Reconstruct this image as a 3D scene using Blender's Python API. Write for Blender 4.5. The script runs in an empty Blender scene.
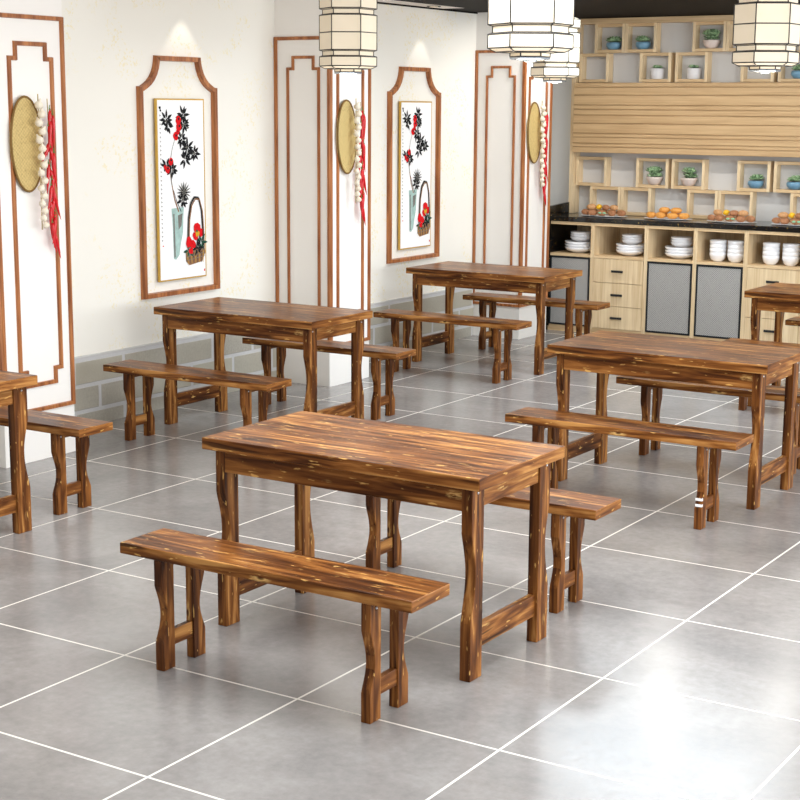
import bpy, bmesh, math, random
from mathutils import Vector, Matrix
random.seed(7)
PI = math.pi
scene = bpy.context.scene
COL = scene.collection

# ------------------------------------------------------------------ materials
def s2l(c):
    return tuple((v/12.92 if v <= .04045 else ((v+.055)/1.055)**2.4) for v in [x/255 for x in c]) + (1,)

class N:
    """small node-graph helper"""
    def __init__(self, name):
        self.m = bpy.data.materials.new(name); self.m.use_nodes = True
        self.t = self.m.node_tree; self.t.nodes.clear()
        self.out = self.t.nodes.new('ShaderNodeOutputMaterial')
        self.b = self.t.nodes.new('ShaderNodeBsdfPrincipled')
        self.t.links.new(self.b.outputs[0], self.out.inputs[0])
    def n(self, typ, **kw):
        nd = self.t.nodes.new('ShaderNode'+typ)
        for k, v in kw.items(): setattr(nd, k, v)
        return nd
    def l(self, a, b): self.t.links.new(a, b)
    def set(self, nd, key, v):
        if isinstance(v, bpy.types.NodeSocket): self.l(v, nd.inputs[key])
        else: nd.inputs[key].default_value = v
    def coord(self): return self.n('TexCoord').outputs['Object']
    def map(self, vec, scale=(1,1,1), loc=(0,0,0)):
        m = self.n('Mapping'); self.l(vec, m.inputs[0])
        m.inputs['Scale'].default_value = scale; m.inputs['Location'].default_value = loc
        return m.outputs[0]
    def noise(self, vec, scale=5, detail=3, rough=.5, dist=0):
        t = self.n('TexNoise'); self.l(vec, t.inputs['Vector'])
        t.inputs['Scale'].default_value = scale; t.inputs['Detail'].default_value = detail
        t.inputs['Roughness'].default_value = rough; t.inputs['Distortion'].default_value = dist
        return t.outputs['Fac']
    def math(self, op, a, b=0., c=0., clamp=False):
        m = self.n('Math', operation=op, use_clamp=clamp)
        self.set(m, 0, a); self.set(m, 1, b)
        if op in ('MULTIPLY_ADD','SMOOTH_MIN','COMPARE','WRAP'): self.set(m, 2, c)
        return m.outputs[0]
    def mix(self, f, a, b):
        m = self.n('Mix', data_type='RGBA')
        self.set(m, 0, f)
        self.set(m, 6, a); self.set(m, 7, b)
        return m.outputs[2]
    def ramp(self, f, stops):
        r = self.n('ValToRGB'); self.l(f, r.inputs[0])
        e = r.color_ramp.elements
        while len(e) < len(stops): e.new(.5)
        for i, (p, c) in enumerate(stops):
            e[i].position = p; e[i].color = c if len(c) == 4 else s2l(c)
        return r.outputs[0]
    def rng(self, f, a, b, c=0., d=1.):
        m = self.n('MapRange'); self.l(f, m.inputs[0])
        m.inputs[1].default_value = a; m.inputs[2].default_value = b
        m.inputs[3].default_value = c; m.inputs[4].default_value = d
        return m.outputs[0]
    def base(self, c, rough=.5, spec=.5, metal=0.):
        self.set(self.b, 'Base Color', c); self.set(self.b, 'Roughness', rough)
        self.set(self.b, 'Specular IOR Level', spec); self.set(self.b, 'Metallic', metal)
    def bump(self, h, strength=.2, dist=.002):
        b = self.n('Bump'); self.l(h, b.inputs['Height'])
        b.inputs['Strength'].default_value = strength; b.inputs['Distance'].default_value = dist
        self.l(b.outputs[0], self.b.inputs['Normal'])

def plain(name, rgb, rough=.5, spec=.5, metal=0., vary=.06, scale=30):
    g = N(name); c = s2l(rgb)
    f = g.noise(g.coord(), scale, 3)
    lo = tuple(v*(1-vary) for v in c[:3])+(1,); hi = tuple(min(1, v*(1+vary)) for v in c[:3])+(1,)
    g.base(g.mix(f, lo, hi), rough, spec, metal)
    return g.m

def burnt_pine(name, axis, seed=0.):
    """carbonised, varnished pine: boards run along `axis` (0, 1 or 2)"""
    g = N(name); co = g.map(g.coord(), loc=(seed, seed*1.7, seed*.6))
    sep = g.n('SeparateXYZ'); g.l(co, sep.inputs[0])
    s = [sep.outputs[i] for i in range(3)]
    along = s[axis]; across = s[1] if axis != 1 else s[0]
    third = s[2] if axis != 2 else s[0]
    pid = g.math('FLOOR', g.math('DIVIDE', across, .108))
    wn = g.n('TexWhiteNoise', noise_dimensions='1D'); g.l(pid, wn.inputs['W'])
    rnd = wn.outputs['Value']
    def vec(a, b, c, off=0.):
        cb = g.n('CombineXYZ')
        g.l(g.math('ADD', g.math('MULTIPLY', along, a), g.math('MULTIPLY', rnd, 17.+off)), cb.inputs[0])
        g.l(g.math('MULTIPLY', across, b), cb.inputs[1]); g.l(g.math('MULTIPLY', third, c), cb.inputs[2])
        return cb.outputs[0]
    # knots: stretched cells
    vo = g.n('TexVoronoi', feature='F1'); g.l(vec(4.4, 11, 11), vo.inputs['Vector'])
    vo.inputs['Scale'].default_value = .85; vo.inputs['Randomness'].default_value = 1.
    kd = vo.outputs['Distance']
    # grain warped round the knots
    warp = g.math('MULTIPLY', g.rng(kd, 0., .45, 1., 0.), .5)
    big = g.noise(vec(1.9, 20, 20), 1., 3, .5, 1.1)
    cb = g.n('CombineXYZ')
    g.l(g.math('ADD', g.math('MULTIPLY', along, 2.6), g.math('MULTIPLY', rnd, 31.)), cb.inputs[0])
    g.l(g.math('ADD', g.math('MULTIPLY', across, 55.), warp), cb.inputs[1])
    g.l(g.math('ADD', g.math('MULTIPLY', third, 55.), warp), cb.inputs[2])
    fine = g.noise(cb.outputs[0], 1., 4, .6, .6)
    val = g.math('ADD', g.math('MULTIPLY', big, .74), g.math('MULTIPLY', fine, .26))
    val = g.math('ADD', val, g.math('MULTIPLY', g.math('SUBTRACT', rnd, .5), .07))
    col = g.ramp(val, [(.34, (54, 28, 12)), (.42, (82, 45, 20)), (.495, (114, 68, 31)), (.56, (142, 90, 44)), (.67, (192, 138, 78))])
    # pale halos, dark cores
    halo = g.math('MULTIPLY', g.rng(kd, .07, .19, 1., 0.), g.rng(g.noise(vec(22, 120, 120), 1., 3), .46, .58, 0., 1.))
    col = g.mix(g.math('MULTIPLY', halo, .7), col, s2l((238, 196, 124)))
    core = g.rng(kd, .035, .075, 1., 0.)
    col = g.mix(g.math('MULTIPLY', core, .8), col, s2l((60, 26, 10)))
    streak = g.rng(g.noise(vec(2.2, 38, 38, 5.), 1., 2, .5, .4), .63, .69, 0., .75)
    col = g.mix(streak, col, s2l((34, 16, 8)))
    pale_fleck = g.rng(g.noise(vec(15., 75, 75, 9.), 1., 2, .5, .3), .66, .71, 0., .7)  # short pale yellow flecks in the wood itself
    col = g.mix(pale_fleck, col, s2l((236, 186, 108)))
    if axis == 0:   # hairline joints between boards
        fr = g.math('FRACT', g.math('DIVIDE', across, .108))
        j = g.math('LESS_THAN', g.math('ABSOLUTE', g.math('SUBTRACT', fr, .5)), .488)
        col = g.mix(g.math('MULTIPLY', g.math('SUBTRACT', 1., j), .6), col, s2l((44, 20, 8)))
    g.base(col, .30, .13)
    g.bump(val, .12, .002)
    return g.m

def oak(name, axis, lo=(200, 168, 124), hi=(230, 202, 160)):
    g = N(name); sc = [26, 26, 26]; sc[axis] = 1.3
    v = g.map(g.coord(), tuple(sc))
    f = g.noise(v, 1., 4, .55, .6)
    sc2 = [90, 90, 90]; sc2[axis] = 3.
    f2 = g.noise(g.map(g.coord(), tuple(sc2)), 1., 2)
    f = g.math('ADD', g.math('MULTIPLY', f, .65), g.math('MULTIPLY', f2, .35))
    g.base(g.ramp(f, [(.36, lo), (.62, hi)]), .45, .35)
    g.bump(f, .08, .001)
    return g.m

M = {}
M['pineX'] = burnt_pine('burnt_pine_along_x', 0, 3.1)
M['pineX2'] = burnt_pine('burnt_pine_seat', 0, 8.45)
M['pineY'] = burnt_pine('burnt_pine_along_y', 1, 1.3)
M['pineZ'] = burnt_pine('burnt_pine_upright', 2, 5.2)
M['oakX'] = oak('pale_oak_horizontal', 0)
M['oakZ'] = oak('pale_oak_upright', 2, (212, 184, 142), (238, 216, 178))
M['oakY'] = oak('pale_oak_deep', 1)
M['oakSlat'] = oak('slat_oak', 0, (188, 154, 112), (210, 178, 134))
def trimwood(name, axis):
    g = N(name); sc = [40, 40, 40]; sc[axis] = 3.
    f = g.noise(g.map(g.coord(), tuple(sc)), 1., 3, .5)
    g.base(g.ramp(f, [(.35, (132, 74, 36)), (.65, (184, 118, 68))]), .38, .4)
    return g.m
M['trimZ'] = trimwood('walnut_moulding', 2)
M['bolt'] = plain('zinc_bolt', (200, 202, 206), .3, .5, .9)
M['white_paint'] = plain('white_paint', (246, 243, 238), .55, .3, 0, .01, 4)
M['grey_back'] = plain('pale_grey_paint', (206, 205, 203), .7, .2, 0, .015, 3)
M['porcelain'] = plain('white_porcelain', (246, 246, 248), .15, .5, 0, .01)
M['black_metal'] = plain('black_metal', (28, 32, 36), .4, .4)
M['blue_glaze'] = plain('blue_glaze', (112, 154, 180), .3, .5, 0, .12, 40)
M['cream_glaze'] = plain('cream_ceramic', (222, 206, 196), .5, .4, 0, .08, 60)
M['white_ceramic'] = plain('white_ceramic_ribbed', (226, 224, 224), .5, .4, 0, .05, 60)
M['soil'] = plain('potting_soil', (66, 48, 36), .9, .1, 0, .3, 90)
M['dark_ceiling'] = plain('dark_ceiling_paint', (24, 20, 17), .7, .1, 0, .05, 2)
M['ceiling_white'] = plain('white_ceiling_paint', (238, 232, 226), .8, .2, 0, .01, 2)
M['lead'] = plain('dark_lead', (46, 44, 42), .45, .4)
M['steel'] = plain('brushed_steel', (176, 184, 194), .25, .5, .9)
M['gold'] = plain('gold_leaf_edge', (206, 164, 72), .35, .5, .35, .1)
M['paper'] = plain('rice_paper', (250, 250, 250), .8, .1, 0, .01)
M['ink'] = plain('black_ink', (34, 34, 36), .8, .1, 0, .4, 60)
M['ink_soft'] = plain('grey_ink', (120, 118, 112), .8, .1, 0, .3, 60)
M['paint_red'] = plain('red_pigment', (214, 26, 32), .8, .1, 0, .25, 60)
M['paint_teal'] = plain('teal_wash', (168, 196, 190), .8, .1, 0, .4, 25)
M['paint_brown'] = plain('brown_pigment', (142, 106, 78), .8, .1, 0, .35, 60)
M['paint_green'] = plain('green_pigment', (38, 76, 62), .8, .1, 0, .35, 60)
M['paint_ochre'] = plain('ochre_pigment', (206, 164, 52), .8, .1, 0, .3, 60)
M['garlic'] = plain('garlic_skin', (240, 230, 210), .5, .35, 0, .12, 70)
M['cord'] = plain('straw_cord', (196, 178, 132), .8, .1, 0, .2, 80)
M['chili'] = plain('dried_red_chili', (206, 22, 30), .25, .5, 0, .25, 60)
M['chili_stem'] = plain('chili_stem', (96, 134, 62), .6, .2)
M['bread'] = plain('brown_crust', (206, 156, 108), .5, .3, 0, .4, 60)
M['bread_dark'] = plain('dark_crust', (170, 118, 82), .5, .3, 0, .4, 60)
M['croissant'] = plain('orange_crust', (226, 156, 74), .4, .4, 0, .35, 70)
M['lemon'] = plain('yellow_fruit', (244, 190, 40), .4, .4)
M['mint'] = plain('green_candy', (150, 200, 160), .4, .4)
M['pink'] = plain('pink_candy', (226, 128, 112), .4, .4)
M['plate_blue'] = plain('blue_grey_plate', (70, 82, 104), .25, .5)

def wallpaper():
    g = N('cream_wallpaper'); co = g.coord()
    spots = g.rng(g.noise(co, 46, 3, .6), .56, .62)
    zone = g.rng(g.noise(co, 3.6, 2, .5), .50, .60)
    f = g.math('MULTIPLY', g.math('MULTIPLY', spots, zone), .5)
    g.base(g.mix(f, s2l((243, 240, 231)), s2l((238, 222, 160))), .7, .2)
    return g.m
M['wallpaper'] = wallpaper()

def block():
    g = N('grey_block_masonry'); sep = g.n('SeparateXYZ'); g.l(g.coord(), sep.inputs[0])
    cb = g.n('CombineXYZ')
    g.l(g.math('ADD', sep.outputs[1], -3.965+.457*20), cb.inputs[0])
    g.l(g.math('ADD', sep.outputs[2], .06+.17*2), cb.inputs[1])
    br = g.n('TexBrick'); g.l(cb.outputs[0], br.inputs['Vector'])
    br.inputs['Scale'].default_value = 1.; br.inputs['Brick Width'].default_value = .457
    br.inputs['Row Height'].default_value = .166; br.inputs['Mortar Size'].default_value = .0155
    br.inputs['Mortar Smooth'].default_value = .3
    br.inputs['Color1'].default_value = s2l((184, 178, 162)); br.inputs['Color2'].default_value = s2l((160, 155, 148))
    br.inputs['Mortar'].default_value = s2l((208, 208, 208))
    nz = g.noise(g.coord(), 55, 5, .75)
    c = g.mix(g.rng(nz, .35, .65, 0., .8), br.outputs['Color'], s2l((186, 182, 168)))
    c = g.mix(g.math('MULTIPLY', br.outputs['Fac'], .9), c, s2l((206, 206, 206)))
    g.base(c, .85, .15)
    g.bump(g.math('SUBTRACT', g.math('MULTIPLY', nz, .5), br.outputs['Fac']), .6, .006)
    return g.m
M['block'] = block()

TX, TY = .8, .77496
def floor_mat():
    g = N('grey_porcelain_tile'); co = g.coord()
    sep = g.n('SeparateXYZ'); g.l(co, sep.inputs[0])
    def line(s, period, w):
        f = g.math('FRACT', g.math('ADD', g.math('DIVIDE', s, period), .5))
        d = g.math('MULTIPLY', g.math('ABSOLUTE', g.math('SUBTRACT', f, .5)), period)
        return g.math('LESS_THAN', d, w)
    gr = g.math('MAXIMUM', line(sep.outputs[0], TX, .0049), line(sep.outputs[1], TY, .0049))
    cl = g.noise(co, 1.6, 6, .6, .4); fn = g.noise(co, 26, 5, .7)
    f = g.math('ADD', g.math('MULTIPLY', cl, .7), g.math('MULTIPLY', fn, .3))
    c = g.ramp(f, [(.34, (128, 126, 125)), (.52, (150, 147, 145)), (.68, (168, 166, 164))])
    c = g.mix(gr, c, s2l((232, 228, 220)))
    rough = g.math('ADD', g.rng(fn, .3, .7, .19, .27), g.math('MULTIPLY', gr, .35))
    g.base(c, rough, .62)
    g.bump(g.math('SUBTRACT', g.math('MULTIPLY', fn, .04), gr), .12, .001)
    return g.m
M['floor'] = floor_mat()

def granite():
    g = N('black_granite_gold_fleck'); co = g.coord()
    f1 = g.rng(g.noise(co, 75, 3, .6), .66, .70)
    f2 = g.rng(g.noise(co, 30, 4, .6), .62, .70, 0., .5)
    c = g.mix(f2, s2l((12, 12, 13)), s2l((54, 48, 40)))
    c = g.mix(f1, c, s2l((206, 168, 84)))
    g.base(c, .12, .5)
    return g.m
M['granite'] = granite()

def perforated():
    g = N('perforated_grey_panel'); sep = g.n('SeparateXYZ'); g.l(g.coord(), sep.inputs[0])
    a = g.math('ADD', sep.outputs[0], sep.outputs[2]); b = g.math('SUBTRACT', sep.outputs[0], sep.outputs[2])
    p = .017
    def d(s): return g.math('ABSOLUTE', g.math('SUBTRACT', g.math('FRACT', g.math('DIVIDE', s, p)), .5))
    r = g.math('ADD', g.math('POWER', d(a), 2.), g.math('POWER', d(b), 2.))
    hole = g.math('LESS_THAN', r, .07)
    g.base(g.mix(hole, s2l((178, 176, 172)), s2l((84, 86, 88))), .5, .4)
    return g.m
M['perforated'] = perforated()

def bamboo():
    g = N('woven_bamboo'); co = g.coord()
    ch = g.n('TexChecker'); g.l(g.map(co, (1, 1, 1)), ch.inputs['Vector']); ch.inputs['Scale'].default_value = 90
    nz = g.noise(co, 60, 3, .7)
    c = g.mix(g.math('MULTIPLY', ch.outputs['Fac'], .35), s2l((208, 184, 124)), s2l((170, 142, 84)))
    c = g.mix(g.rng(nz, .5, .7, 0., .6), c, s2l((150, 126, 74)))
    g.base(c, .6, .25); g.bump(ch.outputs['Fac'], .3, .002)
    return g.m
M['bamboo'] = bamboo()
M['bamboo_rim'] = plain('bamboo_rim', (128, 98, 52), .6, .2, 0, .2)

def leafmat():
    g = N('succulent_leaf'); f = g.noise(g.coord(), 45, 2)
    g.base(g.ramp(f, [(.35, (84, 120, 80)), (.65, (176, 206, 160))]), .45, .4)
    return g.m
M['leaf'] = leafmat()

def shade():
    g = N('lit_lantern_shade')
    f = g.noise(g.coord(), 9, 2)
    c = g.mix(f, s2l((228, 214, 188)), s2l((236, 224, 202)))
    g.base(c, .6, .2)
    g.set(g.b, 'Emission Color', s2l((255, 238, 212))); g.set(g.b, 'Emission Strength', SHADE_E)
    return g.m
SHADE_E = .16
M['shade'] = shade()
def glow(name, rgb, e):
    g = N(name); g.base(s2l(rgb), .5); g.set(g.b, 'Emission Color', s2l(rgb)); g.set(g.b, 'Emission Strength', e); return g.m
M['downlight'] = glow('downlight_lens', (255, 236, 205), .5)

# ------------------------------------------------------------------ mesh helpers
def box(bm, a, b, mi=0, bev=0.):
    x0, y0, z0 = [min(p, q) for p, q in zip(a, b)]; x1, y1, z1 = [max(p, q) for p, q in zip(a, b)]
    v = [bm.verts.new(p) for p in [(x0,y0,z0),(x1,y0,z0),(x1,y1,z0),(x0,y1,z0),(x0,y0,z1),(x1,y0,z1),(x1,y1,z1),(x0,y1,z1)]]
    fs = [bm.faces.new([v[i] for i in f]) for f in [(3,2,1,0),(4,5,6,7),(0,1,5,4),(1,2,6,5),(2,3,7,6),(3,0,4,7)]]
    for f in fs: f.material_index = mi
    if bev:
        es = list({e for f in fs for e in f.edges})
        r = bmesh.ops.bevel(bm, geom=es, offset=bev, segments=2, affect='EDGES', profile=.5)
        for f in r['faces']: f.material_index = mi
    return v

def prism(bm, pts, axis, t0, t1, mi=0):
    """extrude a 2D outline along an axis; pts are in the other two axes in order"""
    def P(p, t):
        q = list(p); q.insert(axis, t); return q
    A = [bm.verts.new(P(p, t0)) for p in pts]; B = [bm.verts.new(P(p, t1)) for p in pts]
    n = len(pts); fs = [bm.faces.new(A[::-1]), bm.faces.new(B)]
    for i in range(n): fs.append(bm.faces.new((A[i], A[(i+1) % n], B[(i+1) % n], B[i])))
    for f in fs: f.material_index = mi
    return fs

def lathe(bm, prof, c=(0,0,0), seg=20, mi=0, sx=1., sy=1., lobes=0, la=0., rot=0.):
    rings = []
    for r, z in prof:
        ring = []
        for i in range(seg):
            a = 2*PI*i/seg + rot
            rr = r*(1+la*math.cos(lobes*a)) if lobes else r
            ring.append(bm.verts.new((c[0]+rr*math.cos(a)*sx, c[1]+rr*math.sin(a)*sy, c[2]+z)))
        rings.append(ring)
    for k in range(len(rings)-1):
        for i in range(seg):
            f = bm.faces.new((rings[k][i], rings[k][(i+1) % seg], rings[k+1][(i+1) % seg], rings[k+1][i])); f.material_index = mi; f.smooth = lobes > 0 or seg > 8
    for ring, flip in ((rings[0], True), (rings[-1], False)):
        f = bm.faces.new(ring[::-1] if flip else ring); f.material_index = mi
    return rings

def tube(bm, pts, rad, seg=8, mi=0):
    pts = [Vector(p) for p in pts]; n = len(pts)
    rads = rad if isinstance(rad, (list, tuple)) else [rad]*n
    rings = []
    for i, p in enumerate(pts):
        t = (pts[min(i+1, n-1)]-pts[max(i-1, 0)]).normalized()
        u = t.orthogonal().normalized() if i == 0 else (u - t*u.dot(t)).normalized()
        w = t.cross(u)
        rings.append([bm.verts.new(p + (u*math.cos(2*PI*k/seg)+w*math.sin(2*PI*k/seg))*rads[i]) for k in range(seg)])
    for a, b in zip(rings, rings[1:]):
        for k in range(seg):
            f = bm.faces.new((a[k], a[(k+1) % seg], b[(k+1) % seg], b[k])); f.smooth = True; f.material_index = mi
    f = bm.faces.new(rings[0][::-1]); f.material_index = mi
    f = bm.faces.new(rings[-1]); f.material_index = mi

def blob(bm, c, r, sc=(1,1,1), rot=None, mi=0, sub=2):
    m = Matrix.Translation(c) @ (rot if rot else Matrix.Identity(4)) @ Matrix.Diagonal((*sc, 1))
    g = bmesh.ops.create_icosphere(bm, subdivisions=sub, radius=r, matrix=m)
    for v in g['verts']:
        for f in v.link_faces: f.material_index = mi; f.smooth = True

def obj(name, bm, mats, parent=None, loc=(0,0,0), bevel=0.):
    bmesh.ops.recalc_face_normals(bm, faces=bm.faces)
    me = bpy.data.meshes.new(name); bm.to_mesh(me); bm.free()
    for m in (mats if isinstance(mats, (list, tuple)) else [mats]): me.materials.append(M[m])
    o = bpy.data.objects.new(name, me); COL.objects.link(o); o.location = loc
    if parent: o.parent = parent
    if bevel:
        b = o.modifiers.new('edge', 'BEVEL'); b.width = bevel; b.segments = 2; b.limit_method = 'ANGLE'; b.angle_limit = math.radians(40)
    return o
def B(): return bmesh.new()
def empty(name, loc=(0,0,0), rz=0.):
    o = bpy.data.objects.new(name, None); COL.objects.link(o); o.location = loc; o.rotation_euler = (0,0,rz)
    o.empty_display_size = .1
    return o
def tag(o, label=None, cat=None, group=None, kind=None):
    if label: o['label'] = label
    if cat: o['category'] = cat
    if group: o['group'] = group
    if kind: o['kind'] = kind
    return o
def kids(o): return [c for c in bpy.data.objects if c.parent == o]
def dup(o, parent=None):
    c = o.copy(); COL.objects.link(c); c.parent = parent
    for ch in kids(o): dup(ch, c)
    return c
def struct(name, bm, mats, **k):
    o = obj(name, bm, mats, **k); o['kind'] = 'structure'; return o

# ------------------------------------------------------------------ room shell
WX, BY, CZ = -.725, 10.07, 2.83          # left wall plane, back wall plane, ceiling height
b = B(); box(b, (-1.0, -5.2, -.1), (9.2, BY+.15, 0)); struct('floor', b, 'floor')
b = B(); box(b, (WX-.15, -5.2, 0), (WX, BY+.15, CZ)); struct('wall_left', b, 'wallpaper')
b = B(); box(b, (WX, BY, 0), (9.2, BY+.15, CZ)); struct('wall_back', b, 'grey_back')
b = B(); box(b, (-.50, 6.9, CZ), (9.2, BY+.15, CZ+.1)); box(b, (WX-.15, 8.2, CZ), (-.50, BY+.15, CZ+.1)); struct('ceiling', b, 'dark_ceiling')
b = B(); box(b, (WX-.15, -5.2, CZ), (-.50, 8.2, CZ+.1)); box(b, (-.50, -5.2, CZ), (9.2, 6.9, CZ+.1)); struct('ceiling', b, 'ceiling_white')
# thin dark bead between wall and ceiling
b = B(); box(b, (WX, 6.45, CZ-.012), (WX+.012, 8.785, CZ)); struct('trim_1', b, 'dark_ceiling')
# grey block dado between the pillars
for i, (y0, y1) in enumerate([(3.255, 5.875), (6.395, 8.785)]):
    b = B(); box(b, (WX, y0, 0), (WX+.015, y1, .442)); struct('baseboard_left', b, 'block')
    b = B(); box(b, (WX, y0, .442), (WX+.018, y1, .456), bev=.002); struct('trim_%d' % (i+2), b, 'grey_back')

# pillars
PF = -.245
def bar_frame(bm, outline, w, d, plane):
    """moulding that follows a closed outline (list of 2D points, counter-clockwise), drawn as an inset band.
    plane(p, h) -> 3D"""
    n = len(outline)
    def inset(pts, off):
        res = []
        for i in range(n):
            p0, p1, p2 = Vector(pts[i-1]), Vector(pts[i]), Vector(pts[(i+1) % n])
            d1 = (p1-p0).normalized(); d2 = (p2-p1).normalized()
            n1 = Vector((-d1.y, d1.x)); n2 = Vector((-d2.y, d2.x))
            k = 1+n1.dot(n2)
            res.append(p1 + (n1+n2)*(off/k))
        return res
    O = [Vector(p) for p in outline]; I = inset(outline, w)
    loops = [[bm.verts.new(plane(p, 0)) for p in O], [bm.verts.new(plane(p, d)) for p in inset(outline, .003)],
             [bm.verts.new(plane(p, d)) for p in inset(outline, w-.003)], [bm.verts.new(plane(p, 0)) for p in I]]
    for a in range(4):
        A, Bq = loops[a], loops[(a+1) % 4]
        for i in range(n):
            bm.faces.new((A[i], A[(i+1) % n], Bq[(i+1) % n], Bq[i]))
def stepped(c, hw, z0, z1, sw=.047, sz=.08):
    """stepped-corner rectangle, counter-clockwise"""
    a, d = c-hw, c+hw
    return [(a+sw, z0), (d-sw, z0), (d-sw, z0+sz), (d, z0+sz), (d, z1-sz), (d-sw, z1-sz), (d-sw, z1), (a+sw, z1), (a+sw, z1-sz), (a, z1-sz), (a, z0+sz), (a+sw, z0+sz)]
pil = [(2.70, 3.255, 'leftmost, beside the near table at the photo left edge'), (5.875, 6.395, 'middle'), (8.785, 9.305, 'far')]
tn = 4
for i, (y0, y1, _) in enumerate(pil):
    b = B(); box(b, (WX-.02, y0, 0), (PF, y1, CZ), bev=.002); p = struct('wall_pillar', b, 'white_paint')
    yc = (y0+y1)/2
    b = B()
    bar_frame(b, [(y0, .285), (y1, .285), (y1, 2.51), (y0, 2.51)], .026, .014, lambda q, h: (PF+h, q[0], q[1]))
    bar_frame(b, stepped(yc+(.017 if i == 0 else 0), .173, .43, 2.365), .026, .012, lambda q, h: (PF+h, q[0], q[1]))
    struct('trim_%d' % tn, b, 'trimZ'); tn += 1
    b = B()
    bar_frame(b, [(WX, .285), (PF+.014, .285), (PF+.014, 2.51), (WX, 2.51)], .026, .014, lambda q, h: (q[0], y0-h, q[1]))
    bar_frame(b, stepped((WX+PF)/2+.015, .147, .43, 2.375), .022, .012, lambda q, h: (q[0], y0-h, q[1]))
    struct('trim_%d' % tn, b, 'trimZ'); tn += 1

# ------------------------------------------------------------------ moulded frames and scroll paintings
def frame_outline(yc):
    hw, tw, z0, zs, z1 = .395, .224, .757, 2.142, 2.342
    pts = [(yc-hw, z0), (yc+hw, z0), (yc+hw, zs)]
    r = hw-tw
    pts.append((yc+hw-.03, zs+.002))
    for k in range(1, 9):               # concave quarter round about the outer top corner
        a = PI*1.5 - k/8*PI/2
        pts.append((yc+hw + (r-.0)*math.cos(a)*1.0 - .0, z1 + (z1-zs-.005)*math.sin(a)))
    pts = pts[:4] + [p for p in pts[4:] if p[0] < yc+hw-.035]
    pts[-1] = (yc+tw, z1-.012); pts.append((yc+tw, z1))
    right = pts[2:]
    left = [(2*yc-p[0], p[1]) for p in reversed(right)]
    return [pts[0], pts[1]] + right + left
def poly(bm, pts, h, mi, off):
    vs = [bm.verts.new((h, off[0]+p[0], off[1]+p[1])) for p in pts]
    f = bm.faces.new(vs); f.material_index = mi
def painting(yc, lab_frame, lab_pic):
    b = B(); bar_frame(b, frame_outline(yc), .035, .034, lambda q, h: (WX+h, q[0], q[1]))
    t = obj('moulded_wall_frame', b, 'trimZ'); tag(t, lab_frame, 'frame', 'moulded frames on the cream wall')
    t2 = empty('scroll_painting', (WX, yc+.004, 1.463))
    tag(t2, lab_pic, 'painting', 'floral scroll paintings on the cream wall')
    W, H = .245, .603; F = .030
    b = B(); box(b, (.016, -W, -H), (F, W, H)); obj('mounting_board', b, 'gold', t2)
    b = B(); rnd = random.Random(3)
    box(b, (F, -W+.012, -H+.010), (F+.0015, W-.012, H-.010), 0)
    # colour slots: 0 paper 1 ink 2 grey 3 red 4 teal 5 brown 6 green 7 ochre
    lay = [0]
    def P(pts, mi):
        lay[0] += 1
        h = F+.0018+lay[0]*1.2e-5
        poly(b, [(-W+u*2*W, H-v*2*H) for u, v in pts], h, mi, (0, 0))
    asp = W/H
    def leaf(u, v, a, L, w, mi):
        pts = []
        for s, t in ((0, 0), (.3, .5), (.62, .42), (1, 0), (.62, -.42), (.3, -.5)):
            x = s*L*math.cos(a) - t*w*math.sin(a); y = s*L*math.sin(a) + t*w*math.cos(a)
            pts.append((u+x, v+y*asp))
        P(pts, mi)
    def dab(u, v, r, mi, n=9):
        P([(u+r*(.75+.5*rnd.random())*math.cos(k*2*PI/n), v+r*asp*(.75+.5*rnd.random())*math.sin(k*2*PI/n)) for k in range(n)], mi)
    def stroke(pts, w0, w1, mi):
        for i in range(len(pts)-1):
            (u0, v0), (u1, v1) = pts[i], pts[i+1]
            dx, dy = u1-u0, (v1-v0)/asp; L = math.hypot(dx, dy) or 1
            nx, ny = -dy/L, dx/L*asp
            a = w0+(w1-w0)*i/(len(pts)-1); c = w0+(w1-w0)*(i+1)/(len(pts)-1)
            P([(u0+nx*a, v0+ny*a), (u1+nx*c, v1+ny*c), (u1-nx*c, v1-ny*c), (u0-nx*a, v0-ny*a)], mi)
    # calligraphy column of small brush marks
    dab(.075, .05, .022, 1); dab(.085, .065, .016, 1)
    for k in range(30):
        v = .09+k*.0235
        stroke([(.062, v), (.088+.006*rnd.random(), v+.002)], .003, .003, 1 if k % 3 else 2)
        stroke([(.073, v-.004), (.071, v+.009)], .004, .002, 2)
    P([(.075, .80), (.10, .80), (.10, .806), (.075, .806)], 3)
    P([(.94, .955), (.965, .955), (.965, .968), (.94, .968)], 3)
    # teal jar
    P([(.27, .60), (.53, .595), (.52, .63), (.50, .74), (.45, .80), (.42, .86), (.35, .885), (.30, .88), (.29, .70)], 4)
    P([(.30, .63), (.33, .63), (.34, .87), (.31, .875)], 2)
    P([(.40, .64), (.50, .63), (.47, .70), (.41, .72)], 2)
    # stems and branch
    stroke([(.42, .62), (.34, .55), (.29, .47), (.26, .41)], .013, .007, 5)
    stroke([(.47, .62), (.38, .56), (.32, .50)], .008, .005, 1)
    stroke([(.29, .47), (.25, .36), (.31, .27), (.40, .19)], .007, .004, 2)
    # dark leaf sprays
    def spray(u, v, n, r, L=.11, mi=1, a0=0, span=2*PI):
        for k in range(n):
            leaf(u+rnd.uniform(-.05, .05), v+rnd.uniform(-.02, .02), rnd.uniform(0, 6.28), L*.6, .03, 2 if k % 2 else mi)
        for k in range(n):
            a = a0 + span*k/n + rnd.uniform(-.25, .25)
            leaf(u+r*math.cos(a)*.4, v+r*math.sin(a)*.4*asp, a, L*rnd.uniform(.7, 1.15), .042, mi)
    spray(.20, .115, 8, .05, .13); spray(.23, .15, 5, .04, .10)
    spray(.54, .09, 9, .05, .13); spray(.56, .145, 8, .05, .12)
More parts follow.
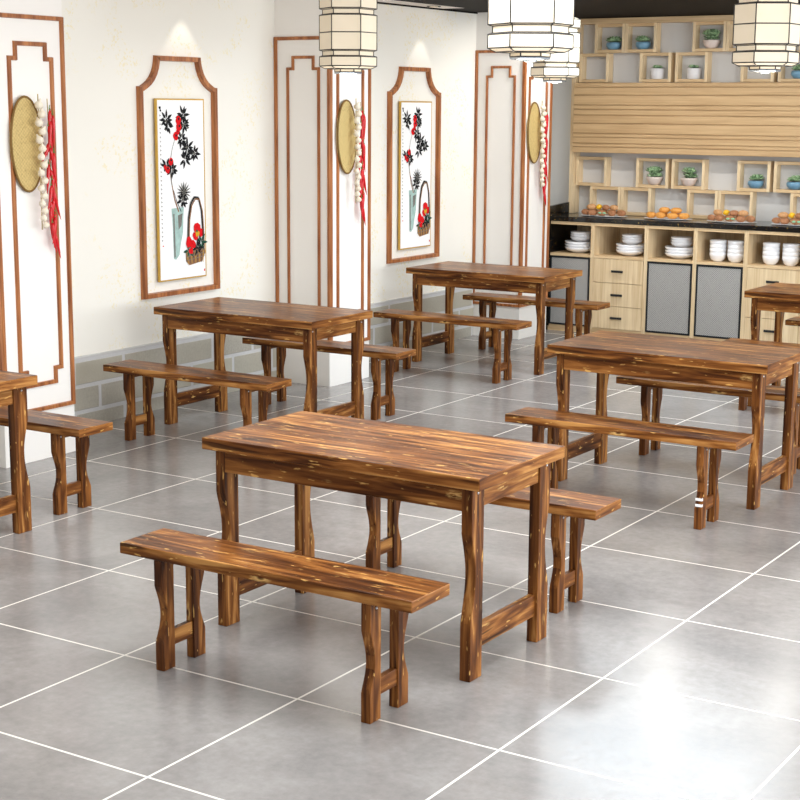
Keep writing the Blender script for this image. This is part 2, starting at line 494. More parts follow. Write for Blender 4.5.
    spray(.50, .22, 7, .05, .12); spray(.62, .27, 9, .06, .13); spray(.57, .33, 7, .05, .12); spray(.76, .30, 8, .05, .12)
    spray(.30, .385, 8, .05, .11); spray(.18, .365, 6, .04, .10)
    for (u, v, r) in ((.44, .115, .055), (.45, .155, .06), (.38, .205, .055), (.42, .185, .035), (.27, .34, .05), (.20, .385, .055), (.15, .37, .03)):
        dab(u, v, r, 3); dab(u+.01, v-.006, r*.35, 1, 6)
    # white-and-black chrysanthemum over the jar
    for k in range(16):
        a = 2*PI*k/16; leaf(.53, .515, a, .16, .022, 2 if k % 2 else 1)
    spray(.50, .555, 7, .05, .12)
    # basket with arched handle
    arc = [(.60, .79), (.62, .66), (.67, .58), (.75, .545), (.84, .55), (.90, .62), (.92, .72), (.93, .82)]
    stroke(arc, .016, .016, 1); stroke([(u+.022, v+.010) for u, v in arc], .012, .008, 5); stroke([(u-.012, v-.004) for u, v in arc[:5]], .006, .004, 2)
    P([(.55, .845), (.95, .82), (.97, .86), (.90, .91), (.62, .925), (.55, .90)], 5)
    for k in range(9):
        stroke([(.57+k*.045, .85), (.60+k*.04, .915)], .005, .004, 1 if k % 2 else 7)
    for k in range(3): stroke([(.56, .858+k*.02), (.95, .84+k*.02)], .004, .004, 2)
    spray(.62, .84, 6, .05, .11, 6); spray(.88, .80, 7, .05, .12, 6); spray(.80, .83, 7, .05, .1, 1)
    for (u, v, r) in ((.80, .72, .085), (.86, .745, .06), (.76, .765, .06), (.62, .795, .075), (.70, .81, .06), (.66, .845, .045)):
        dab(u, v, r, 3)
    dab(.80, .75, .045, 7); dab(.79, .735, .02, 6)
    obj('painted_paper', b, ['paper', 'ink', 'ink_soft', 'paint_red', 'paint_teal', 'paint_brown', 'paint_green', 'paint_ochre'], t2)
painting(4.787, 'brown wooden wall moulding with scooped top corners, left of the middle pillar',
         'gold-edged scroll painting of red flowers, jar and basket, left of the middle pillar')
painting(7.760, 'brown wooden wall moulding with scooped top corners, right of the middle pillar',
         'gold-edged scroll painting of red flowers, jar and basket, right of the middle pillar')

# ------------------------------------------------------------------ tray, garlic and chili hangings
rg = random.Random(11)
def make_tray():
    t = empty('woven_tray')
    b = B()
    n = 40
    for x0, x1, r in ((0., .016, .97),):
        A = [b.verts.new((x0, .119*math.cos(2*PI*k/n)*r, .262*math.sin(2*PI*k/n)*r)) for k in range(n)]
        C = [b.verts.new((x1, .119*math.cos(2*PI*k/n)*r, .262*math.sin(2*PI*k/n)*r)) for k in range(n)]
        b.faces.new(A); b.faces.new(C)
        for k in range(n): b.faces.new((A[k], A[(k+1) % n], C[(k+1) % n], C[k]))
    obj('woven_mat', b, 'bamboo', t)
    b = B(); ring = [(.014, .117*math.cos(2*PI*k/n), .260*math.sin(2*PI*k/n)) for k in range(n+1)]
    tube(b, ring, .007, 6); obj('rim', b, 'bamboo_rim', t)
    return t
def make_garlic():
    t = empty('garlic_string')
    pts = []
    b = B(); tube(b, [(0, 0, .06), (.002, .002, -.2), (0, .0, -.45), (0, 0, -.69)], .0035, 6); obj('cord', b, 'cord', t)
    z = 0.; k = 0
    while z > -.68:
        s = 1. - .22*(-z/.7)
        b = B()
        r = .0235*s
        lathe(b, [(r*.25, -r*.95), (r*.8, -r*.7), (r*1.05, -r*.1), (r*.85, r*.5), (r*.35, r*.95), (r*.16, r*1.6)], (0, 0, 0), 18, 0, 1, 1, 6, .07)
        o = obj('garlic_bulb', b, 'garlic', t, (.012+rg.uniform(0, .01), (.010 if k % 2 else -.010)*s + rg.uniform(-.004, .004)-.01*z, z))
        o.rotation_euler = (rg.uniform(-.5, .5), rg.uniform(-.5, .5), rg.uniform(0, 3))
        z -= .047*s+.002; k += 1
    return t
def make_chili():
    t = empty('chili_string')
    b = B(); tube(b, [(0, 0, .06), (0, .01, -.25), (0, .015, -.5), (0, 0, -.68)], .003, 6); obj('cord', b, 'cord', t)
    for k in range(24):
        z0 = -.69*k/23
        L = rg.uniform(.13, .20); a = rg.uniform(-.25, .25)+(.18 if k % 2 else -.22); cv = rg.uniform(-.03, .03)
        y0 = .004+.016*math.sin(k*1.7)
        ps, rs = [], []
        for j in range(9):
            s = j/8
            ps.append((rg.uniform(.0, .001)+.014+.008*math.sin(k), y0 + math.sin(a)*L*s*.7 + cv*s*s, z0 - math.cos(a)*L*s))
            rs.append(.0028 if j == 0 else .0105*(1-.92*(s**1.9)) * (1 if j > 1 else .85))
        rs = [q*1.12 for q in rs]; b = B(); tube(b, ps, rs, 9); c = obj('chili', b, 'chili', t)
        b = B(); tube(b, [(ps[0][0], ps[0][1], ps[0][2]+.025), (ps[0][0]-.004, ps[0][1], ps[0][2]+.01), ps[0]], [.002, .0025, .006], 6)
        obj('stem', b, 'chili_stem', c)
    return t
tray0, garlic0, chili0 = make_tray(), make_garlic(), make_chili()
pn = ['on the leftmost white pillar', 'on the middle white pillar', 'on the far white pillar beside the serving counter']
for i, (y0, y1, _) in enumerate(pil):
    dy = (0, -.038, -.058)[i]
    tr, ga, ch = (tray0, garlic0, chili0) if i == 0 else (dup(tray0), dup(garlic0), dup(chili0))
    tr.location = (PF+.009, y0+.228+dy, 1.805); tr.rotation_euler = (.03, 0, .0)
    ga.location = (PF+.064, y0+.282+dy, 2.02); ch.location = (PF+.036, y0+.380+dy, 1.995)
    tag(tr, 'oval woven bamboo tray hung '+pn[i], 'tray', 'bamboo trays on the pillars')
    tag(ga, 'string of white garlic bulbs hung '+pn[i], 'garlic string', 'garlic strings on the pillars')
    tag(ch, 'string of dried red chilies hung '+pn[i], 'chili string', 'chili strings on the pillars')

# ------------------------------------------------------------------ tables and benches
def wave_leg(y_out, y_in, x0, x1, top, za, zb, zdeep, depth):
    """leg whose outer edge (y_out side) is cut in a wave between za and zb"""
    s = 1 if y_out < y_in else -1
    pts = [(y_in, 0), (y_in, top), (y_out, top), (y_out, zb)]
    n = 14
    for k in range(1, n):
        u = k/n; z = zb+(za-zb)*u
        ud = (zb-zdeep)/(zb-za)
        v = u/ud*.5 if u < ud else .5+(u-ud)/(1-ud)*.5
        pts.append((y_out + s*depth*math.sin(PI*v)**1.15, z))
    pts += [(y_out, za), (y_out, 0)]
    b = B(); prism(b, pts, 0, x0, x1); return b

def ends(b):
    b.normal_update()
    for f in b.faces:
        if abs(f.normal.x) > .9: f.material_index = 1

def make_table():
    t = empty('dining_table')
    L, W, H = .620, .329, .761
    b = B(); box(b, (-L, -W, H-.047), (L, W, H)); ends(b); obj('tabletop', b, ['pineX', 'pineY'], t, bevel=.004)
    lx0, lx1, ly0, ly1 = .532, .576, .214, .299
    zt = H-.047
    for sx in (-1, 1):
        for sy in (-1, 1):
            xs = (lx0*sx, lx1*sx) if sx > 0 else (-lx1, -lx0)
            lg = obj('leg', wave_leg(ly1*sy, ly1*sy-sy*.086, xs[0], xs[1], zt, .215, .545, .39, .031), 'pineZ', t, bevel=.003)
            b = B(); lathe(b, [(.0045, 0), (.0055, .001), (.0045, .004), (.002, .005)], (0, 0, 0), 12)
            bo = obj('bolt', b, 'bolt', lg, (lx1*sx, sy*.262, zt-.022)); bo.rotation_euler = (0, PI/2*sx, 0)
    for sy in (-1, 1):
        y1 = sy*(ly1-.003); b = B(); box(b, (-lx0-.002, y1, zt-.088), (lx0+.002, y1-sy*.028, zt)); obj('long_apron', b, 'pineX2', t, bevel=.002)
    for sx in (-1, 1):
        x1 = sx*(lx1-.008)
        b = B(); box(b, (x1, -.215, zt-.082), (x1-sx*.028, .215, zt)); obj('end_apron', b, 'pineY', t, bevel=.002)
        b = B(); box(b, (x1-sx*.004, -.215, .105), (x1-sx*.032, .215, .190)); obj('stretcher', b, 'pineY', t, bevel=.003)
    return t
def make_bench():
    t = empty('bench')
    L, W, H = .630, .121, .457
    b = B(); box(b, (-L, -W, H-.042), (L, W, H)); ends(b); obj('seat', b, ['pineX2', 'pineY'], t, bevel=.004)
    zt = H-.042; x0, x1, yo = .431, .469, .119
    for sx in (-1, 1):
        for sy in (-1, 1):
            xs = (x0, x1) if sx > 0 else (-x1, -x0)
            lg = obj('leg', wave_leg(yo*sy, sy*(yo-.065), xs[0], xs[1], zt, .105, .32, .205, .029), 'pineZ', t, bevel=.0025)
            b = B(); lathe(b, [(.004, 0), (.005, .001), (.004, .004), (.002, .005)], (0, 0, 0), 12)
            bo = obj('bolt', b, 'bolt', lg, (x1*sx, sy*.086, zt-.018)); bo.rotation_euler = (0, PI/2*sx, 0)
        b = B(); box(b, (sx*(x1-.006), -.055, zt-.030), (sx*(x1-.030), .055, zt)); obj('end_apron', b, 'pineY', t, bevel=.002)
        b = B(); box(b, (sx*(x1-.006), -.055, .082), (sx*(x1-.030), .055, .142)); obj('stretcher', b, 'pineY', t, bevel=.002)
    return t
table0, bench0 = make_table(), make_bench()
tabs = [((3.046, 1.539), 'nearest table'), ((3.032, 4.475), 'right table behind the nearest'),
        ((.232, 4.460), 'table below the left painting'), ((.203, 7.508), 'farthest left table'),
        ((.256, 1.544), 'table cut by the left photo edge'), ((3.006, 7.548), 'table cut by the right photo edge')]
tl = ['glossy brown pine dining table, the nearest, in the middle of the floor',
      'glossy brown pine dining table at the right, directly behind the nearest table',
      'glossy brown pine dining table at the left, below the larger scroll painting',
      'glossy brown pine dining table farthest back on the left, past the middle pillar',
      'glossy brown pine dining table cut off by the left photo edge, by the leftmost pillar',
      'glossy brown pine dining table cut off by the right photo edge, before the counter']
for i, ((x, y), nm) in enumerate(tabs):
    t = table0 if i == 0 else dup(table0)
    t.location = (x, y, 0); tag(t, tl[i], 'table', 'pine dining tables')
    for s, dy, side in ((-1, -.698, 'near'), (1, .690, 'far')):
        if i == 4 and s == -1: continue      # outside the frame
        q = bench0 if (i == 0 and s == -1) else dup(bench0)
        q.location = (x+(.024 if s < 0 else .013), y+dy, 0)
        tag(q, 'brown pine bench on the %s side of the %s' % (side, nm), 'bench', 'pine benches')
        if i == 1 and s == -1:
            for z in (.122, .152):
                b = B(); box(b, (.436, -.1205, z-.007), (.4705, -.1192, z+.006)); box(b, (.4692, -.1205, z-.007), (.4705, -.108, z+.006))
                sc = obj('white_sticker', b, 'paper', q); sc['label'] = 'small white sticker scrap on the bench leg'

# ------------------------------------------------------------------ serving counter
FY, CD = 9.5, 10.066          # cabinet front plane, back
XL = -.335
edges = [(-.335, .105), (.105, .627), (.627, 1.088), (1.088, 1.548), (1.548, 2.06)]
kinds = ['door', 'drawer', 'door', 'door', 'drawer']
clabs = ['pale oak counter unit with grey perforated door, at the left end',
         'pale oak counter unit with three drawers, second from the left end',
         'pale oak counter unit with perforated door, just right of the left drawer unit',
         'pale oak counter unit with perforated door, two deep bowl stacks in its niche',
         'pale oak counter unit with drawers, at the right photo edge behind the far table']
TH = .018
for (x0, x1), kd, lb in zip(edges, kinds, clabs):
    t = empty('cabinet_unit', ((x0+x1)/2, FY, 0)); w = (x1-x0)/2
    tag(t, lb, 'cabinet', 'counter cabinet units')
    b = B()
    box(b, (-w, 0, .04), (-w+TH, .56, 1.005), 0, .001); obj('side_panel', b, 'granite' if x0 < -.3 else 'oakZ', t)
    b = B(); box(b, (w-TH, 0, .04), (w, .56, 1.005), 0, .001); obj('side_panel', b, 'oakZ', t)
    b = B(); box(b, (-w+TH, .54, .04), (w-TH, .56, 1.005)); obj('back_panel', b, 'oakZ', t)
    b = B(); box(b, (-w+TH, -.002, .978), (w-TH, .54, 1.005), 0, .001); obj('top_rail', b, 'oakX', t)
    b = B(); box(b, (-w+TH, -.002, .692), (w-TH, .54, .715), 0, .001); obj('niche_shelf', b, 'oakX', t)
    b = B(); box(b, (-w+.001, .01, 0), (w-.001, .5, .04)); box(b, (-w+TH, .002, .04), (w-TH, .54, .056)); obj('plinth', b, 'oakX', t)
    a = -w+TH+.003; c = w-TH-.003
    if kd == 'door':
        f = .014
        b = B(); z0, z1 = .060, .688
        box(b, (a, -.004, z0), (a+f, .014, z1)); box(b, (c-f, -.004, z0), (c, .014, z1))
        box(b, (a+f, -.004, z0), (c-f, .014, z0+f)); box(b, (a+f, -.004, z1-f), (c-f, .014, z1))
        d = obj('door', b, 'black_metal', t)
        b = B(); box(b, (a+f, .002, z0+f), (c-f, .010, z1-f)); obj('perforated_panel', b, 'perforated', d)
    else:
        for z0, z1 in ((.060, .262), (.266, .472), (.476, .688)):
            b = B(); box(b, (a, -.006, z0), (c, .014, z1), 0, .0015); d = obj('drawer', b, 'oakZ', t)
            b = B(); zc = (z0+z1)/2
            box(b, (-.056, -.030, zc-.010), (.056, -.020, zc+.010), 0, .002)
            box(b, (-.045, -.022, zc-.005), (-.035, -.006, zc+.005)); box(b, (.035, -.022, zc-.005), (.045, -.006, zc+.005))
            obj('handle', b, 'black_metal', d)
b = B(); box(b, (XL-.002, FY-.012, 1.007), (2.062, CD, 1.050), 0, .003)
tag(obj('granite_worktop', b, 'granite'), 'long black granite worktop with gold flecks along the counter', 'worktop')
b = B(); prism(b, [(FY-.012, 0), (FY-.012, 1.118), (FY+.03, 1.137), (CD-.16, 1.155), (CD-.16, 0)], 0, XL-.030, XL-.004)
tag(obj('granite_end_panel', b, 'granite'), 'upright black granite slab closing the left end of the counter', 'panel')

# crockery in the niches
def make_dish(name, r, h):
    b = B()
    lathe(b, [(r*.45, 0), (r*.5, .002), (r*.55, .006), (r*.85, h*.45), (r, h), (r*.97, h), (r*.82, h*.5), (r*.5, .010), (.002, .009)], (0,0,0), 28)
    return obj(name, b, 'porcelain')
def make_cup():
    b = B()
    lathe(b, [(.040, 0), (.044, .006), (.062, .022), (.072, .055), (.073, .078), (.070, .078), (.068, .05), (.05, .015), (.002, .012)], (0,0,0), 28)
    return obj('bowl', b, 'porcelain')
dish0 = sdish0 = cup0 = None
ordn = ['lowest', 'second from the bottom', 'third from the bottom', 'topmost']
for ni, xc, nm in ((0, -.108, 'leftmost niche'), (1, .405, 'niche above the left drawers'), (2, .878, 'third niche from the left')):
    z = .716
    for k in range(3):
        if dish0 is None: o = dish0 = make_dish('serving_bowl', .136, .052)
        else: o = dish0.copy(); COL.objects.link(o)
        o.location = (xc, FY+.17, z); z += .026
        tag(o, '%s wide white bowl in the %s of the counter' % (('lowest', 'middle', 'topmost')[k], nm), 'bowl', 'wide white bowls in the counter niches')
    z += .022
    for k in range(3):
        if sdish0 is None: o = sdish0 = make_dish('small_bowl', .099, .046)
        else: o = sdish0.copy(); COL.objects.link(o)
        o.location = (xc+.014, FY+.17, z); z += .022
        tag(o, '%s small white bowl stacked in the %s of the counter' % (('lowest', 'middle', 'topmost')[k], nm), 'bowl', 'small white bowls in the counter niches')
for xs, nm in (((1.252, 1.415), 'fourth counter niche from the left'), ((1.730, 1.905), 'rightmost counter niche')):
    for xc, sd in zip(xs, ('left', 'right')):
        for k in range(4):
            if cup0 is None: o = cup0 = make_cup()
            else: o = cup0.copy(); COL.objects.link(o)
            o.location = (xc, FY+.12, .716+k*.036)
            tag(o, '%s deep white bowl, %s stack in the %s' % (ordn[k].replace(' from the bottom', '-lowest'), sd, nm), 'bowl', 'deep white bowls in the counter niches')

# platters and food
def make_plate(mat):
    b = B(); lathe(b, [(.15, 0), (.155, .002), (.225, .007), (.228, .009), (.222, .010), (.15, .005), (.01, .0045)], (0,0,0), 40, 0, 1, .58)
    return obj('platter', b, mat)
pl0 = make_plate('porcelain'); pl1 = None
def roll_mesh(mat, L, r, bend=.25):
    b = B(); ps, rs = [], []
    for j in range(9):
        s = j/8-.5
        ps.append((s*L, bend*L*(s*s*4-1)*.25, r*.95)); rs.append(r*(1.02-(abs(s)*2)**3*.75))
    tube(b, ps, rs, 10)
    for j in range(4):
        blob(b, ((j-1.5)*L*.2, 0, r*1.35), r*.62, (.8, 1, .7), None, 0, 1)
    return b
rollA = roll_mesh('bread', .092, .027); rollB = roll_mesh('bread_dark', .084, .026); rollC = roll_mesh('croissant', .10, .027, .6)
protoR = {}
def food(name, bmf, mat):
    if name+mat not in protoR:
        protoR[name+mat] = obj(name, bmf(), mat); return protoR[name+mat]
    o = protoR[name+mat].copy(); COL.objects.link(o); return o
rr = random.Random(5)
pls = [(.10, 'leftmost counter platter', 'A'), (.725, 'second counter platter from the left', 'B'), (1.32, 'third counter platter from the left', 'A'), (1.905, 'rightmost counter platter', 'A')]
PYC = 9.74
for i, (px, nm, kind) in enumerate(pls):
    p = pl0 if i == 0 else pl0.copy()
    if i: COL.objects.link(p)
    p.location = (px, PYC, 1.051)
    tag(p, 'oval white %s, heaped with food' % nm, 'plate', 'food platters on the counter')
    zt = 1.051+.0085
    if kind == 'A':
        spots = [(-.178,-.012,0),(-.125,.046,0),(-.095,-.052,0),(-.035,.040,0),(.0,-.052,0),(.06,.045,0),(.10,-.050,0),(.15,.040,0),(.185,-.02,0),(-.125,-.005,1),(.02,-.005,1),(.10,.0,1)]
        for k, (dx, dy, lv) in enumerate(spots):
            o = food('bread_roll', lambda: rollA.copy(), 'bread') if k % 2 else food('bread_roll', lambda: rollB.copy(), 'bread_dark')
            o.location = (px+dx, PYC+dy, zt+.001+lv*.045); o.rotation_euler = (rr.uniform(-.1, .1), 0, rr.uniform(-.45, .45))
            tag(o, ('small golden bread roll' if k % 2 else 'small dark brown bread roll')+' heaped on the '+nm, 'bread', 'bread rolls on the '+nm)
        def lem():
            b = B(); lathe(b, [(.003, -.029), (.012, -.024), (.024, -.008), (.025, .006), (.014, .022), (.005, .028), (.003, .030)], (0,0,0), 16); return b
        o = food('lemon', lem, 'lemon'); o.location = (px-.052, PYC-.005, zt+.074); o.rotation_euler = (0, 1.2, .3)
        tag(o, 'yellow lemon on top of the food heap on the '+nm, 'fruit')
        for (dx, dy, mt, nmc) in ((.0, -.098, 'mint', 'pale green'), (.045, -.097, 'mint', 'pale green')):
            def can():
                b = B(); blob(b, (0,0,.013), .016, (1.1, .7, .6)); return b
            o = food('candy', can, mt); o.location = (px+dx, PYC+dy, zt+.014)
            tag(o, '%s candy at the front of the %s' % (nmc, nm), 'candy', '%s candies on the %s' % (nmc, nm))
    else:
        for k, (dx, dy, lv) in enumerate([(-.15,-.02,0),(-.075,.045,0),(-.05,-.045,0),(.03,.045,0),(.06,-.045,0),(.15,.0,0),(-.035,.0,1),(.075,.0,1)]):
            o = food('croissant', lambda: rollC.copy(), 'croissant')
            o.location = (px+dx, PYC+dy, zt+.001+lv*.045); o.rotation_euler = (rr.uniform(-.1, .1), 0, rr.uniform(-.3, .3))
            tag(o, 'small orange glazed croissant on the '+nm, 'croissant', 'croissants on the '+nm)
rollA.free(); rollB.free(); rollC.free()

# ------------------------------------------------------------------ wall shelf boxes, slatted panel
SY = 9.97
def shelf_box(x0, x1, z0, z1, lab):
    t = .027
    o = empty('shelf_box', ((x0+x1)/2, SY, z0)); w = (x1-x0)/2; h = z1-z0; D = BY-SY-.002
    tag(o, lab, 'shelf', 'open oak shelf boxes above the counter')
    b = B(); box(b, (-w, 0, 0), (-w+t, D, h), 0, .001); obj('side_board', b, 'oakZ', o)
    b = B(); box(b, (w-t, 0, 0), (w, D, h), 0, .001); obj('side_board', b, 'oakZ', o)
    b = B(); box(b, (-w+t, 0, 0), (w-t, D, t), 0, .001); obj('bottom_board', b, 'oakX', o)
    b = B(); box(b, (-w+t, 0, h-t), (w-t, D, h), 0, .001); obj('top_board', b, 'oakX', o)
R1 = (2.516, 2.773); R2 = (2.252, 2.512); R3 = (1.309, 1.575); R4 = (1.052, 1.306)
rows = [
 ('top row', R1, [(-.155,.143,'holding the blue bowl nearest the left'), (.146,.452,'holding the second blue bowl'), (.795,1.106,'holding a cream bowl succulent'), (1.109,1.412,'empty, behind the right lantern'), (1.76,2.06,'at the right photo edge')]),
 ('second row', R2, [(-.305,-.008,'empty, at the left end'), (.296,.600,'holding the left white cylinder pot'), (.640,.946,'holding the right white cylinder pot'), (1.252,1.552,'empty, below the right lantern'), (1.590,1.892,'holding a blue bowl')]),
 ('third row', R3, [(-.312,.004,'empty, at the left end'), (.297,.612,'holding the left cream bowl succulent'), (.643,.960,'holding the right cream bowl succulent'), (1.263,1.563,'holding the left blue bowl'), (1.596,1.900,'holding the blue bowl by the right photo edge')]),
 ('lowest row', R4, [(-.163,.150,'empty, behind the leftmost platter'), (.153,.452,'empty, second from the left'), (.802,1.092,'empty, third from the left'), (1.095,1.417,'empty, fourth from the left'), (1.754,2.060,'empty, at the right photo edge')]),
]
for rn, (z0, z1), bs in rows:
    for x0, x1, d in bs:
        shelf_box(x0, x1, z0, z1, 'oak shelf box in the %s, %s' % (rn, d))
b = B(); box(b, (-.360, 9.93, 1.052), (-.318, BY-.002, 2.822), 0, .001)
tag(obj('shelf_end_post', b, 'oakZ'), 'tall pale oak post at the left end of the wall shelving', 'post')
b = B(); box(b, (-.316, 9.93, 2.774), (2.06, BY-.002, 2.822), 0, .001)
tag(obj('shelf_top_board', b, 'oakX'), 'long pale oak board along the very top of the wall shelving', 'board')
def pz(y): return None
t = empty('slatted_panel', (0, 0, 0)); tag(t, 'wide slatted pale oak panel across the middle of the wall shelving', 'panel')
b = B(); box(b, (-.316, 9.905, 1.625), (2.06, BY-.002, 2.248)); obj('backing', b, 'oakSlat', t)
b = B()
zs = [2.248, 2.205, 2.135, 2.045, 2.005, 1.955, 1.88, 1.79, 1.755, 1.70, 1.667, 1.612]
for a, c in zip(zs, zs[1:]):
    box(b, (-.316, 9.890, c+.005), (2.06, 9.906, a-.001), 0, .004)
obj('slats', b, 'oakSlat', t)

# potted succulents
def leaf_lobe(bm, base, d, L, w, mi=0):
    d = Vector(d).normalized(); q = d.to_track_quat('Z', 'Y').to_matrix().to_4x4()
    ps = [(0, .35), (.3, .85), (.6, 1.), (.85, .7), (1., .08)]
    rings = []
    for s, r in ps:
        rings.append([bm.verts.new(Vector(base) + (q @ Vector((math.cos(k*PI/3)*w*r, math.sin(k*PI/3)*w*r*.5, L*s)))) for k in range(6)])
    for a, c in zip(rings, rings[1:]):
        for k in range(6):
            f = bm.faces.new((a[k], a[(k+1) % 6], c[(k+1) % 6], c[k])); f.smooth = True; f.material_index = mi
    bm.faces.new(rings[-1])
def make_pot(kind):
    t = empty('potted_succulent'); b = B(); r2 = random.Random(kind)
    if kind == 'blue': lathe(b, [(.035, 0), (.048, .006), (.068, .030), (.070, .050), (.064, .066), (.060, .066), (.064, .05), (.055, .045)], (0,0,0), 28); zt, mat, rp = .060, 'blue_glaze', .06
    elif kind == 'cream': lathe(b, [(.032, 0), (.045, .004), (.058, .022), (.074, .055), (.077, .072), (.071, .072), (.066, .055), (.055, .05)], (0,0,0), 28); zt, mat, rp = .06, 'cream_glaze', .066
    else: lathe(b, [(.055, 0), (.060, .004), (.063, .09), (.061, .094), (.056, .094), (.055, .08)], (0,0,0), 28); zt, mat, rp = .085, 'white_ceramic', .055
    obj('pot', b, mat, t)
    b = B(); lathe(b, [(rp*.9, zt-.015), (rp*.92, zt), (.004, zt+.004)], (0,0,0), 20); obj('soil', b, 'soil', t)
    b = B()
    hgt = {'blue': .055, 'cream': .105, 'cyl': .042}[kind]
    cs = {'blue': [(-.034,0,1.1), (.032,.01,1.1), (0,-.03,1.), (0,.02,1.5)], 'cream': [(0,0,1.55), (-.044,.01,1.25), (.044,0,1.25), (0,-.035,1.2)], 'cyl': [(-.022,0,.9), (.025,0,.9), (0,-.02,.8), (0,.02,1.)]}[kind]
    for cx, cy, s in cs:
        zc = zt+.012
        if kind == 'cream' and s > 1.2:
            tube(b, [(cx, cy, zt-.01), (cx, cy, zt+.055)], .005, 6); 
            for k in range(6):
                a = k*2.4; leaf_lobe(b, (cx, cy, zt+.012+k*.007), (math.cos(a), math.sin(a), .35), .040, .013)
            zc = zt+.055
        for ringn, (n, el, L) in enumerate(((7, .4, .040), (6, 1.0, .040), (4, 2.0, .034))):
            for k in range(n):
                a = 2*PI*k/n + ringn*.5 + cx*30
                leaf_lobe(b, (cx, cy, zc), (math.cos(a), math.sin(a), el), L*s*(1.15 if kind != 'cyl' else .95), .0115*s)
    obj('leaves', b, 'leaf', t)
    return t
protoP = {}
def pot(kind, x, z, lab):
    if kind not in protoP: t = protoP[kind] = make_pot(kind)
    else: t = dup(protoP[kind])
    t.location = (x, SY+.045, z+.0275); t.rotation_euler = (0, 0, x*3)
    tag(t, lab, 'plant', {'blue': 'succulents in blue bowls', 'cream': 'succulents in cream bowls', 'cyl': 'succulents in white cylinder pots'}[kind]); t.scale = (1, .62 if 0 else 1, 1)
pot('blue', .015, R1[0], 'small succulent in a blue bowl, leftmost in the top shelf row')
pot('blue', .305, R1[0], 'small succulent in a blue bowl, second from the left in the top shelf row')
pot('cream', .955, R1[0], 'tall succulent in a cream bowl in the top shelf row')
pot('cyl', .455, R2[0], 'low succulent in a white cylinder pot, left of the two in the second shelf row')
pot('cyl', .802, R2[0], 'low succulent in a white cylinder pot, right of the two in the second shelf row')
pot('blue', 1.760, R2[0], 'small succulent in a blue bowl in the second shelf row, beside the right lantern')
pot('cream', .462, R3[0], 'tall succulent in a cream bowl, left of the two in the third shelf row')
pot('cream', .795, R3[0], 'tall succulent in a cream bowl, right of the two in the third shelf row')
pot('blue', 1.420, R3[0], 'small succulent in a blue bowl, left of the two in the third shelf row')
pot('blue', 1.770, R3[0], 'small succulent in a blue bowl in the third shelf row, by the right photo edge')

# ------------------------------------------------------------------ lanterns
def hexring(r, z, ph=0.): return [(r*math.cos(PI/3*k+PI/6+ph), r*math.sin(PI/3*k+PI/6+ph), z) for k in range(6)]
def make_lantern():
    t = empty('hanging_lantern')
    R = .177
    prof = [(R*.47, .012), (R*.47, .030), (R*.80, .032), (R, .047), (R, .103), (R*.89, .108), (R*.89, .138), (R, .143), (R, .352), (R*.89, .357), (R*.89, .387), (R, .392), (R, .450), (R*.80, .465), (R*.47, .467), (R*.47, .50)]
    b = B(); rings = [[b.verts.new(p) for p in hexring(r, z)] for r, z in prof]
    for a, c in zip(rings, rings[1:]):
        for k in range(6): b.faces.new((a[k], a[(k+1) % 6], c[(k+1) % 6], c[k]))
    b.faces.new(rings[0][::-1]); b.faces.new(rings[-1])
    obj('shade', b, 'shade', t)
    b = B(); tr = .0034
    for r, z in prof:
        h = hexring(r, z)
        for k in range(6): tube(b, [h[k], h[(k+1) % 6]], tr, 5)
    h = hexring(R, .248)
    for k in range(6): tube(b, [h[k], h[(k+1) % 6]], tr, 5)
    for (r0, z0), (r1, z1) in zip(prof, prof[1:]):
        p, q = hexring(r0, z0), hexring(r1, z1)
        for k in range(6): tube(b, [p[k], q[k]], tr, 5)
    obj('leading', b, 'lead', t)
    b = B(); lathe(b, [(.075, 0), (.085, .002), (.085, .010), (.06, .013)], (0,0,0), 6, 0, 1, 1, 0, 0, PI/6); lathe(b, [(.02, -.008), (.03, -.006), (.03, .001)], (0,0,0), 12); obj('base_cap', b, 'steel', t)
    b = B(); lathe(b, [(.09, .50), (.09, .508), (.01, .512)], (0,0,0), 6, 0, 1, 1, 0, 0, PI/6); tube(b, [(0,0,.506), (0,0,.60)], .006, 8); lathe(b, [(.05, .595), (.05, CZ-2.22-.0005), (.049, CZ-2.22)], (0,0,0), 20); obj('ceiling_mount', b, 'lead', t)
    return t
lan0 = make_lantern()
lans = [(3.119, 2.546, 'lit hexagonal hanging lantern, the largest one, over the middle of the photo'),
        (.658, 4.794, 'lit hexagonal hanging lantern in front of the middle pillar'),
        (3.285, 4.922, 'lit hexagonal hanging lantern near the right photo edge, in front of the shelves'),
        (.868, 7.185, 'lit hexagonal hanging lantern half hidden behind the largest lantern'),
        (.392, 1.925, 'lit hexagonal hanging lantern barely showing at the left photo edge')]
for i, (x, y, lb) in enumerate(lans):
    t = lan0 if i == 0 else dup(lan0)
    t.location = (x, y, 2.22 if y < 6.9 else 2.208); tag(t, lb, 'lantern', 'hexagonal hanging lanterns')

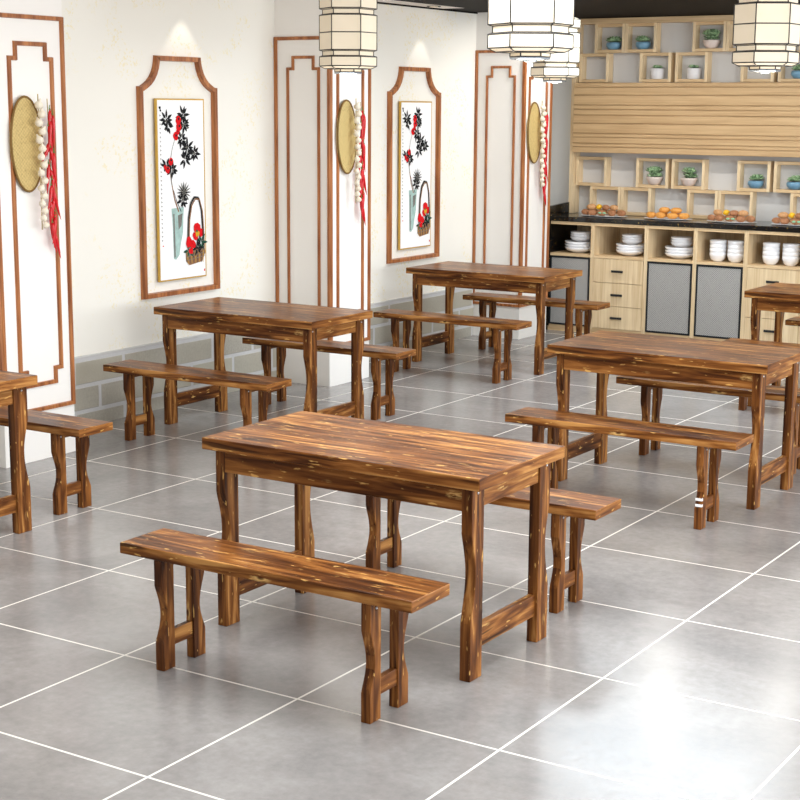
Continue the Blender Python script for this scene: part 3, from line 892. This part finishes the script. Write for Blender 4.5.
# ------------------------------------------------------------------ recessed downlights over the paintings
def light(name, typ, loc, energy, color=(1,1,1), rot=(0,0,0), **k):
    d = bpy.data.lights.new(name, typ); d.energy = energy; d.color = color
    for a, v in k.items(): setattr(d, a, v)
    o = bpy.data.objects.new(name, d); COL.objects.link(o); o.location = loc; o.rotation_euler = rot
    return o
for i, (y, nm) in enumerate(((4.851, 'left of the middle pillar'), (7.859, 'right of the middle pillar'))):
    t = empty('recessed_downlight', (WX+.13, y, CZ))
    tag(t, 'small recessed ceiling downlight over the painting '+nm, 'downlight', 'recessed downlights over the paintings')
    b = B(); n = 24
    lathe(b, [(.055, -.006), (.058, -.004), (.058, 0), (.04, 0), (.04, -.005)], (0,0,0), n); obj('trim_ring', b, 'lead', t)
    b = B(); lathe(b, [(.038, -.0065), (.038, -.001)], (0,0,0), n); obj('lens', b, 'downlight', t)
    light('downlight_beam', 'SPOT', (WX+.13, y, CZ-.075), 3.2, (1, .93, .82), (0, 0, 0), spot_size=math.radians(70), spot_blend=.35, shadow_soft_size=.015)

# ------------------------------------------------------------------ light
light('window_daylight', 'AREA', (8.6, 3.8, 1.55), 480, (.93, .965, 1.), (0, PI/2, 0), shape='RECTANGLE', size=2.0, size_y=11)
light('ceiling_fill', 'AREA', (2.05, 6.75, CZ-.012), 76, (.82, .92, 1.), (0, 0, 0), shape='RECTANGLE', size=1.8, size_y=1.0)  # added unseen area light; its reflection makes the bright pool on the floor
light('ceiling_fill', 'AREA', (3.2, 1.6, CZ-.02), 118, (.95, .98, 1.), (0, 0, 0), shape='RECTANGLE', size=2.4, size_y=2.4)  # added overhead fill for the tables, no fixture modelled
light('front_fill', 'AREA', (4.4, -4.9, 1.9), 72, (.95, .975, 1.), (PI/2, 0, 0), shape='RECTANGLE', size=7, size_y=1.8)  # unseen fill added on the camera side for faces turned towards it
for i, (x, y, lb) in enumerate(lans):
    light('lantern_bulb', 'POINT', (x, y, 2.16), 5, (1, .9, .76), shadow_soft_size=.1)
for x in (0.2, 1.3, 2.4):
    light('counter_fill', 'AREA', (x, 8.6, CZ-.03), 12, (1, .97, .92), (0, 0, 0), shape='DISK', size=.15)  # added fill brightening the counter fronts, no fixture above

w = bpy.data.worlds.new('world'); scene.world = w; w.use_nodes = True
bg = w.node_tree.nodes['Background']; bg.inputs[0].default_value = (.86, .93, 1., 1); bg.inputs[1].default_value = .24

# ------------------------------------------------------------------ camera
f, pitch, yaw, roll = 1571.35, -.18501, -.567087, .0066888
C = Vector((6.27520, -3.40262, 2.02795))
F = Vector((math.sin(yaw)*math.cos(pitch), math.cos(yaw)*math.cos(pitch), math.sin(pitch)))
Rv = Vector((math.cos(yaw), -math.sin(yaw), 0)); U = Rv.cross(F)
R2 = Rv*math.cos(roll)+U*math.sin(roll); U2 = -Rv*math.sin(roll)+U*math.cos(roll)
cd = bpy.data.cameras.new('camera'); cd.sensor_width = 36; cd.lens = f/800*36; cd.clip_end = 60
cam = bpy.data.objects.new('camera', cd); COL.objects.link(cam)
mt = Matrix((R2, U2, -F)).transposed().to_4x4(); mt.translation = C; cam.matrix_world = mt
scene.camera = cam
vs = scene.view_settings
vs.view_transform = 'Standard'; vs.look = 'None'; vs.exposure = 0.; vs.gamma = 1.; vs.use_curve_mapping = False
